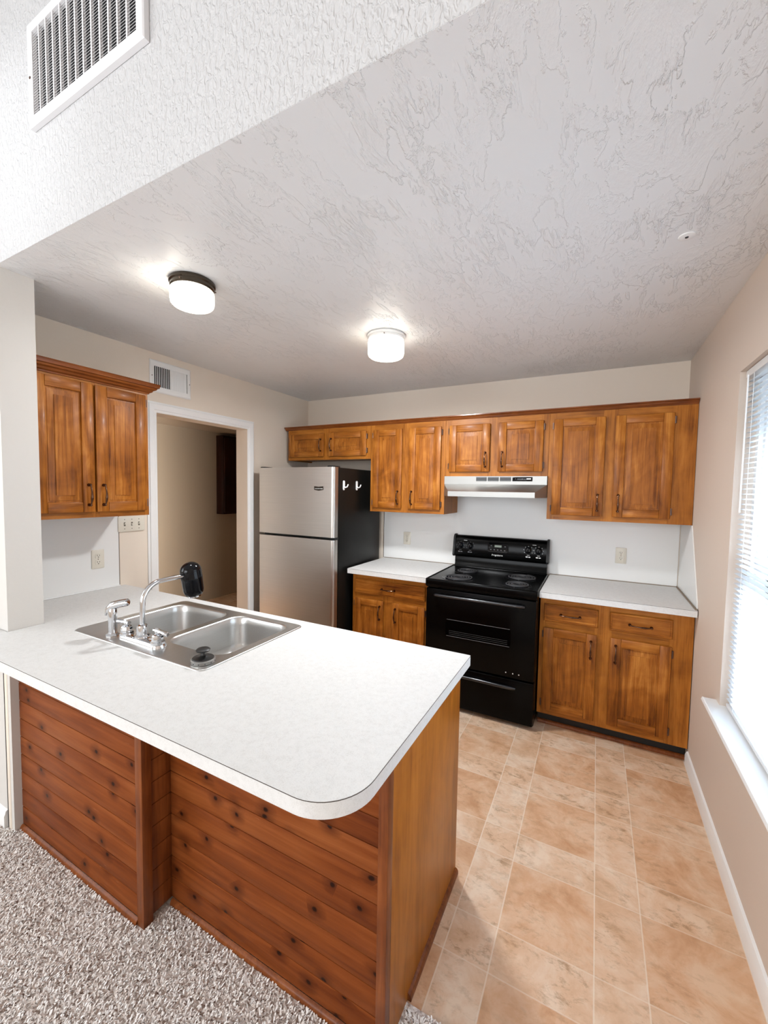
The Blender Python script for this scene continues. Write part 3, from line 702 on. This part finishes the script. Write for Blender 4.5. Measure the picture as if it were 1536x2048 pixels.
# ------------------------------------------------------------------ stove
def stove():
    x0, x1 = 1.617, 2.379; xc = (x0+x1)/2
    c = thing('electric_stove', (xc, -.35, 0), 'black electric coil stove standing between the two countertops', 'stove')
    B().box(x0+.004, x1-.004, -.66, -.02, .02, .90, .003).build('body', 'enamel_black', c)
    # cooktop with rolled front edge and four round openings
    outer = rrect(x0, x1, -.712, -.075, .014, 4)
    bs = [(1.812, -.575, .085), (1.800, -.285, .100), (2.205, -.300, .085) if False else (2.215, -.305, .100), (2.235, -.585, .082)]
    bs = [(1.815, -.560, .100), (1.800, -.290, .082), (2.215, -.310, .100), (2.225, -.570, .082)]
    hol = [[(bx+(r+.016)*math.cos(2*PI*i/32), by+(r+.016)*math.sin(-2*PI*i/32)) for i in range(32)] for bx, by, r in bs]
    b = B().plate(rrect(x0+.012, x1-.012, -.700, -.087, .012, 4), hol, None, .922)
    rr = lambda d, z: [(x, y, z) for x, y in rrect(x0+d, x1-d, -.712+d, -.075-d, .014, 4)]
    b.loops([rr(.006, .868), rr(.0, .880), rr(0, .918), rr(.002, .926), rr(.006, .928), rr(.010, .926), rr(.012, .922)], False, False)
    b.build('cooktop', 'enamel_black', c, smooth=50)
    for bx, by, r in bs:
        bn = B().lathe([(r+.018, .9225), (r+.014, .9245), (r+.008, .922), (r-.01, .912), (.03, .908), (.01, .908)], (bx, by, 0), n=40).build('drip_bowl', 'gloss_black', c, smooth=60)
        pts = []; turns = 4.2 if r > .09 else 3.4; N = int(turns*26)
        for i in range(N+1):
            t = i/N; a = 2*PI*turns*t; rad = .022+(r-.022)*t; pts.append((bx+rad*math.cos(a), by+rad*math.sin(a), .9275))
        B().tube(pts, .0052, 8).build('coil', 'coil_grey', bn)
        b = B()
        for k in range(3):
            a = 2*PI*k/3+.5; b.tube([(bx, by, .921), (bx+r*math.cos(a), by+r*math.sin(a), .921)], .0025, 6)
        b.build('coil_support', 'hood_steel', bn)
    # back guard
    prof = [(-.02, .90), (-.078, .90), (-.078, .922), (-.064, .936), (-.060, 1.000), (-.092, 1.012), (-.098, 1.024), (-.074, 1.150), (-.064, 1.172), (-.048, 1.180), (-.02, 1.180)]
    g = B().prism(prof, 'x', x0+.014, x1-.014).build('back_guard', 'enamel_black', c, smooth=50)
    for a, s_ in ((x0+.002, 1), (x1-.018, 1)):
        B().prism([(-.018, 1.004), (-.090, 1.004), (-.106, 1.020), (-.078, 1.160), (-.066, 1.180), (-.048, 1.188), (-.018, 1.188)], 'x', a, a+.016).build('end_cap', 'matt_black', g)
    sl = lambda z: -.098+(z-1.024)*(.024/.126)        # face of the slanted panel at height z
    nrm = Vector((0, -.982, .187)).normalized()
    def disc(b, x, z, prof):
        q = Vector((0, 0, 1)).rotation_difference(nrm).to_matrix(); t = B().lathe(prof, n=24); o = Vector((x, sl(z), z)); b.add([o+q@Vector(v) for v in t.v], t.f)
    for kx in (1.684, 1.766, 2.228, 2.304):
        b = B(); disc(b, kx, 1.098, [(.026, 0), (.025, .004), (.019, .007), (.017, .022), (.015, .024)])
        o = Vector((kx, sl(1.098), 1.098)); b.box(kx-.0045, kx+.0045, o.y-.034, o.y-.02, 1.098-.018+.004, 1.098+.018+.004, .002)
        k = b.build('knob', 'gloss_black', g)
        m = B(); m.box(kx-.010, kx+.010, sl(1.060)-.0008, sl(1.060)+.001, 1.0595, 1.0625)
        m.box(kx-.018, kx-.002, sl(1.047)-.0008, sl(1.047)+.001, 1.042, 1.051); m.box(kx+.003, kx+.017, sl(1.047)-.0008, sl(1.047)+.001, 1.043, 1.050)
        mm = 'button_grey' if kx < 2 else 'print_white'; m.build('knob_label', mm, k); m = B()
        for i in range(7):
            a = -2.2+4.4*i/6; xx, zz = kx+.035*math.sin(a), 1.098+.031*math.cos(a); m.box(xx-.002, xx+.002, sl(zz)-.0008, sl(zz)+.001, zz-.002, zz+.002)
        m.build('knob_scale', mm, k)
    for kx in (1.722, 2.270): B().box(kx-.014, kx+.014, sl(1.141)-.0008, sl(1.141)+.001, 1.1395, 1.1425).build('panel_mark', 'print_white', g)
    d = B(); pts = rrect(1.912, 2.076, 1.062, 1.137, .014, 5)
    d.loops([[(x, sl(z)+.002, z) for x, z in pts], [(x, sl(z)-.004, z) for x, z in pts], [(1.994+(x-1.994)*.97, sl(z)-.006, 1.0995+(z-1.0995)*.95) for x, z in pts]])
    d = d.build('control_display', 'gloss_black', g)
    B().prism([(sl(1.104)-.0055, 1.104), (sl(1.104)-.0075, 1.104), (sl(1.121)-.0075, 1.121), (sl(1.121)-.0055, 1.121)], 'x', 1.967, 2.022).build('clock_screen', 'display_green', d)
    b = B()
    for bx, bz in ((1.940, 1.113), (2.050, 1.112), (1.938, 1.083), (1.966, 1.083), (1.993, 1.083), (2.020, 1.082), (2.048, 1.081)): B().box(bx-.006, bx+.006, sl(bz)-.0075, sl(bz)-.005, bz-.004, bz+.004, .001).build('button', 'button_grey', d)
    text('Frigidaire', (1.947, sl(1.036)-.001, 1.0345), .0175, 'print_white', g, .086, (PI/2-.19, 0, 0))
    # oven door
    yd = -.698
    od = B(); od.box(x0+.006, x1-.006, yd, -.66, .328, .858, .006, 3); od = od.build('oven_door', 'enamel_black', c)
    pw = rrect(1.775, 2.22, .535, .650, .012, 4)
    B().loops([[(x, yd+.001, z) for x, z in pw], [(x, yd-.0012, z) for x, z in pw]]).build('oven_window', 'black_glass', od)
    b = B()
    for zz in (.548, .560, .572): b.tube([(1.80, yd-.0016, zz), (2.20, yd-.0016, zz)], .0012, 6)
    b.build('oven_rack', 'rack_grey', od)
    b = B().box(1.782, 2.213, yd-.003, yd-.0005, .6495, .6525).box(1.782, 2.213, yd-.003, yd-.0005, .5325, .5355); b.build('window_trim', 'button_grey', od)
    b = B(); hz = .822; b.tube([(1.70, yd-.002, hz-.012), (1.70, yd-.028, hz-.004), (1.712, yd-.040, hz), (1.74, yd-.044, hz), (2.25, yd-.044, hz), (2.285, yd-.040, hz), (2.298, yd-.028, hz-.004), (2.298, yd-.002, hz-.012)], .010, 14)
    b.build('handle', 'handle_black', od)
    for bx in (2.197, 2.242, 2.280): B().lathe([(.004, 0), (.0035, -.002), (.001, -.003)], (bx, yd-.0002, .360), axis='y', n=10).build('rivet', 'print_white', od)
    dr = B().box(x0+.006, x1-.006, -.694, -.66, .03, .316, .006, 3).build('storage_drawer', 'enamel_black', c)
    b = B(); pr = []
    for i in range(17):
        t = -1+2*i/16; pr.append((xc+t*.262, -.697-.016*(1-t**4), .268-.008*t*t))
    b.tube(pr, [.007]+[.0115]*15+[.007], 12); b.build('handle', 'handle_black', dr)
    b = B()
    for fx in (x0+.05, x1-.05):
        for fy in (-.60, -.1): B().lathe([(.016, 0), (.016, .012), (.008, .014), (.008, .022)], (fx, fy, 0), n=12).build('levelling_foot', 'matt_black', c)
stove()

def hood():
    x0, x1 = 1.626, 2.374; c = thing('range_hood', (2.0, 0, 1.515), 'stainless steel range hood under the cabinet above the stove', 'range hood')
    yf, yl = -.372, -.502; zt, zm, zl, zb = 1.666, 1.606, 1.551, 1.514
    a0, a1 = 1.699, 2.313
    T = [(x0, yf, zt), (x1, yf, zt)]; 
    v = [(x0, yf, zt), (x1, yf, zt), (x0, yf, zm), (x1, yf, zm), (a0, yl, zl), (a1, yl, zl), (a0, yl, zb), (a1, yl, zb), (x0, yf, zb), (x1, yf, zb), (x0, -.004, zt), (x1, -.004, zt), (x0, -.004, zb), (x1, -.004, zb)]
    f = [(0, 1, 3, 2), (2, 3, 5, 4), (4, 5, 7, 6), (2, 4, 6, 8), (3, 9, 7, 5), (0, 10, 11, 1), (0, 2, 8, 12, 10), (1, 11, 13, 9, 3), (10, 12, 13, 11)]
    B().add(v, f).build('shell', 'hood_steel', c, smooth=20)
    B().add([(x0+.004, yf, zb+.012), (x1-.004, yf, zb+.012), (a1-.004, yl+.004, zb+.012), (a0+.004, yl+.004, zb+.012), (x1-.004, -.01, zb+.03), (x0+.004, -.01, zb+.03)], [(0, 1, 2, 3), (0, 5, 4, 1)]).build('underside', 'matt_black', c)
    b = B()
    for a, e in ((1.876, 1.955), (1.963, 2.043), (2.051, 2.131)):
        b.cur = 0; b.box(a, e, yf-.0008, yf+.003, 1.630, 1.660)
        b.cur = 1
        for k in range(3): b.box(a+.002, e-.002, yf-.0022, yf-.0005, 1.634+k*.0095, 1.6385+k*.0095)
    b.build('vent_grille', ['matt_black', 'button_grey'], c)
    p = B().box(2.140, 2.278, yf-.0025, yf+.002, 1.630, 1.660, .001).build('control_panel', 'gloss_black', c)
    B().box(2.238, 2.268, yf-.0032, yf-.002, 1.643, 1.651).build('maker_plate', 'print_white', p)
    B().box(2.206, 2.216, yf-.006, yf-.002, 1.642, 1.651, .001).box(2.160, 2.164, yf-.006, yf-.002, 1.642, 1.651, .001).build('switch', 'button_grey', p)
hood()

# ------------------------------------------------------------------ outlets, switches, vents, lights
def outlet(loc, label, rz=0):
    c = thing('wall_outlet', loc, label, 'outlet', 'almond wall outlets', rz)
    pts = lambda d: rrect(-.035+d, .035-d, -.0575+d, .0575-d, .004, 3)
    B().loops([[(x, 0, z) for x, z in pts(0)], [(x, -.004, z) for x, z in pts(0)], [(x, -.006, z) for x, z in pts(.003)]]).build('cover_plate', 'almond_plastic', c, True)
    for dz in (-.020, .020):
        q = rrect(-.0165, .0165, -.014+dz, .014+dz, .008, 4)
        f = B().loops([[(x, -.005, z) for x, z in q], [(x, -.0085, z) for x, z in q]]).build('receptacle', 'almond_plastic', c, True)
        B().box(-.0075, -.0050, -.0092, -.008, dz-.001, dz+.008).box(.0050, .0075, -.0092, -.008, dz-.001, dz+.007).box(-.0028, .0028, -.0092, -.008, dz-.010, dz-.005).build('slots', 'almond_dark', f, True)
    B().lathe([(.003, 0), (.0025, -.0012), (.0005, -.0014)], (0, -.006, 0), 'y', 10).build('screw', 'hinge_bronze', c, True)
outlet((1.153, -.0047, 1.112), 'almond outlet on white backsplash between stove and refrigerator'); outlet((2.858, -.0047, 1.103), 'almond outlet on white backsplash between stove and window wall')
outlet((.0052, -2.038, 1.104), 'almond outlet on white backsplash panel near the sink and doorway', PI/2)
def switches():
    c = thing('switch_plate', (.0052, -1.832, 1.306), 'almond plate with three toggle switches beside the doorway casing', 'switch', None, PI/2)
    w, h = .085, .048
    pts = lambda d: rrect(-w+d, w-d, -h+d, h-d, .004, 3)
    B().loops([[(x, 0, z) for x, z in pts(0)], [(x, -.005, z) for x, z in pts(0)], [(x, -.007, z) for x, z in pts(.003)]]).build('cover_plate', 'almond_plastic', c, True)
    for i, up in enumerate((1, -1, 1)):
        x = -.046+.046*i
        s = B().box(x-.0055, x+.0055, -.0073, -.006, -.012, .012).build('toggle_slot', 'almond_dark', c, True)
        B().loops([[(x-.004, -.007, -.004), (x+.004, -.007, -.004), (x+.004, -.007, .004), (x-.004, -.007, .004)], [(x-.0035, -.016, up*.006-.003), (x+.0035, -.016, up*.006-.003), (x+.0035, -.016, up*.006+.003), (x-.0035, -.016, up*.006+.003)]]).build('toggle', 'almond_plastic', s, True)
    b = B()
    for i in range(3):
        for z in (-.030, .030): b.lathe([(.003, 0), (.0025, -.001), (.0005, -.0012)], (-.046+.046*i, -.007, z), 'y', 10)
    b.build('screws', 'almond_dark', c, True)
switches()
def register():
    c = thing('air_register', (0, -1.538, 2.297), 'small white air register on the wall above the laundry doorway', 'vent', None, PI/2)
    w, h = .155, .107
    def P(d, y): return [(-w+d, y, -h+d), (w-d, y, -h+d), (w-d, y, h-d), (-w+d, y, h-d)]
    b = B(); iw, ih = .125, .068
    q = lambda y: [(-iw, y, -ih), (iw, y, -ih), (iw, y, ih), (-iw, y, ih)]
    b.loops([P(0, -.0005), P(0, -.004), P(.008, -.010), P(.016, -.010), q(-.008), q(-.0025)], True, False)
    b.build('frame', 'register_white', c, True)
    B().box(-iw, iw, -.0028, -.0022, -ih, ih).build('duct_opening', 'dark_hole', c, True)
    for side, a, e, ang in ((0, -.120, -.004, -.75), (1, .006, .120, .75)):
        b = B(); n = 9 if side == 0 else 8
        for i in range(n):
            x = a+(e-a)*(i+.5)/n; dx = .0085*math.sin(ang); dy = .0085*math.cos(ang)
            b.prism([(x-dx*.8, -.003), (x-dx*.8+.0008, -.003), (x+dx*.8+.0008, -.003-dy), (x+dx*.8, -.003-dy)], 'z', -ih, ih)
        b.box(-.006, .006, -.011, -.003, -ih, ih) if side == 0 else None
        b.build('louvers', 'register_white', c, True)
    for x in (-.142, .142): B().lathe([(.0035, 0), (.003, -.0012), (.0005, -.0014)], (x, -.010, 0), 'y', 10).build('screw', 'hinge_bronze', c, True)
register()
def grille():
    x0, x1, z0, z1 = .812, 1.484, 2.838, 3.188; yw = YL
    c = thing('return_air_grille', ((x0+x1)/2, yw, (z0+z1)/2), 'large white return air grille high on the textured header wall', 'vent')
    def R(d, y): return [(x0+d, y, z0+d), (x1-d, y, z0+d), (x1-d, y, z1-d), (x0+d, y, z1-d)]
    B().loops([R(0, yw-.001), R(.0, yw-.016), R(.004, yw-.020), R(.034, yw-.019), R(.036, yw-.004)], False, False).build('frame', 'white_metal', c)
    B().box(x0+.03, x1-.03, yw-.003, yw-.001, z0+.03, z1-.03).build('duct_opening', 'dark_hole', c)
    b = B(); X0, X1, Z0, Z1 = x0+.034, x1-.034, z0+.034, z1-.034; n = 30
    for i in range(n+1):
        z = Z0+(Z1-Z0)*i/n; b.prism([(yw-.0165, z), (yw-.0165, z+.0012), (yw-.0158, z+.0013), (yw-.0158, z+.0002)], 'x', X0, X1)
    b.build('louvers', 'white_metal', c)
    b = B()
    for i in range(1, 13): x = X0+(X1-X0)*i/13; b.box(x-.0035, x+.0035, yw-.0185, yw-.010, Z0, Z1)
    b.build('dividers', 'white_metal', c)
    B().lathe([(.005, 0), (.004, -.002), (.001, -.0022)], (x0+.017, yw-.020, 3.005), 'y', 10).build('screw', 'hinge_bronze', c)
grille()
def ceiling_light(x, y, r, pan, glass, h, power, label):
    c = thing('ceiling_light', (x, y, H), label, 'ceiling light', None)
    B().lathe([(r*1.0, H-.0005), (r*1.03, H-.004), (r*1.03, H-.014), (r*.97, H-.018), (r*.985, H-.030), (r*.93, H-.036), (r*.5, H-.036)], (x, y, 0), n=48).build('canopy', pan, c, smooth=40)
    t, e = H-.034, H-h; rb = .0016
    B().lathe([(r*.90, t, 0), (r*.955, t-.006, rb), (r*.965, t-.012, rb), (r*.965, e+.024, rb), (r*.93, e+.010, rb), (r*.84, e+.002, rb*.8), (r*.60, e-.003, rb), (r*.35, e+.001, rb*.5), (r*.05, e-.002, 0)], (x, y, 0), n=96).build('glass_shade', glass, c, smooth=20)
    l = bpy.data.lights.new('lamp_light', 'AREA'); l.shape = 'DISK'; l.size = r*1.6; l.energy = power; l.color = (.94, .97, 1)
    lo = bpy.data.objects.new('lamp_light', l); COL.objects.link(lo); lo.location = (0, 0, -h-.006); lo.parent = c
    b = B()
    for k in range(3):
        a = 2*PI*k/3+.9; b.tube([(x+r*.98*math.cos(a), y+r*.98*math.sin(a), H-.026), (x+r*1.05*math.cos(a), y+r*1.05*math.sin(a), H-.026)], .003, 8)
    b.build('thumb_screws', 'hinge_bronze', c)
ceiling_light(1.070, -2.178, .092, 'pan_bronze', 'lamp_glass_warm', .108, 2.5, 'ceiling light with dark bronze rim and ribbed glass, nearer the header')
ceiling_light(1.558, -1.262, .108, 'pan_white', 'lamp_glass_bright', .128, 25, 'ceiling light with white rim, nearer the stove wall cabinets')
cp = thing('ceiling_plate', (2.928, -1.634, H), 'small round white plate with dark centre on the ceiling near the window', 'plate')
B().lathe([(.026, H-.0003), (.025, H-.003), (.021, H-.004), (.002, H-.0045)], (2.928, -1.634, 0), n=28).build('disc', 'white_plastic', cp)
B().lathe([(.006, H-.004), (.005, H-.006), (.001, H-.0065)], (2.928, -1.634, 0), n=12).build('screw', 'matt_black', cp)

# dark cabinet in the laundry room
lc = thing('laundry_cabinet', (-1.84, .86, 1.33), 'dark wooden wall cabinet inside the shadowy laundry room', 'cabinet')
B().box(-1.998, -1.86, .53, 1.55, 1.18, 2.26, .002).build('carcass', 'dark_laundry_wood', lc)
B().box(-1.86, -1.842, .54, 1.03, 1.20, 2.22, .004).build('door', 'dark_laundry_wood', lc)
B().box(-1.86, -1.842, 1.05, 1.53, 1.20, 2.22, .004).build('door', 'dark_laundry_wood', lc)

# ------------------------------------------------------------------ carpet pile
def pile():
    import numpy as np
    rg = np.random.default_rng(3); dens = 42000
    x0, x1, y0, y1 = .2, 3.0, -3.30, -2.355
    n = int((x1-x0)*(y1-y0)*dens); P = np.stack([rg.uniform(x0, x1, n), rg.uniform(y0, y1, n)], 1)
    x, y = P[:, 0], P[:, 1]
    ok = ~((x < .40) & (y > -2.648)) & ~((x < 1.35) & (y > -2.617)) & ~((x >= 1.35) & (x < 2.242) & (y > -2.513))
    ok &= (y < -2.36+.012*np.sin(x*60)) & (y < -2.62+(x-.0)*.9+.5)
    x, y = x[ok], y[ok]; n = len(x)
    a = rg.uniform(0, 2*np.pi, n); L = rg.uniform(.006, .012, n); w = rg.uniform(.0014, .0024, n); hgt = rg.uniform(.004, .0075, n)
    dx, dy = np.cos(a), np.sin(a); px, py = -dy, dx
    V = np.zeros((n, 6, 3)); z0 = .004
    for k, (t, zz, ww) in enumerate(((0, 0, 1), (.55, .8, 1.1), (1.0, 1.0, .55))):
        for s_, q in ((0, -1), (1, 1)):
            V[:, k*2+s_, 0] = x+dx*L*t+px*w*ww*q; V[:, k*2+s_, 1] = y+dy*L*t+py*w*ww*q; V[:, k*2+s_, 2] = z0+hgt*zz
    F = np.array([[0, 1, 3, 2], [2, 3, 5, 4]])[None]+np.arange(n)[:, None, None]*6
    me = bpy.data.meshes.new('carpet_pile'); me.vertices.add(n*6); me.vertices.foreach_set('co', V.reshape(-1))
    me.loops.add(n*8); me.loops.foreach_set('vertex_index', F.reshape(-1)); me.polygons.add(n*2)
    me.polygons.foreach_set('loop_start', np.arange(n*2)*4); me.update(calc_edges=True); me.materials.append(M['carpet_pile'])
    me.polygons.foreach_set('use_smooth', [True]*len(me.polygons))
    o = bpy.data.objects.new('carpet', me); COL.objects.link(o)
    tag(o, 'speckled beige and brown carpet in front of the peninsula', 'carpet', None, 'stuff')
pile()
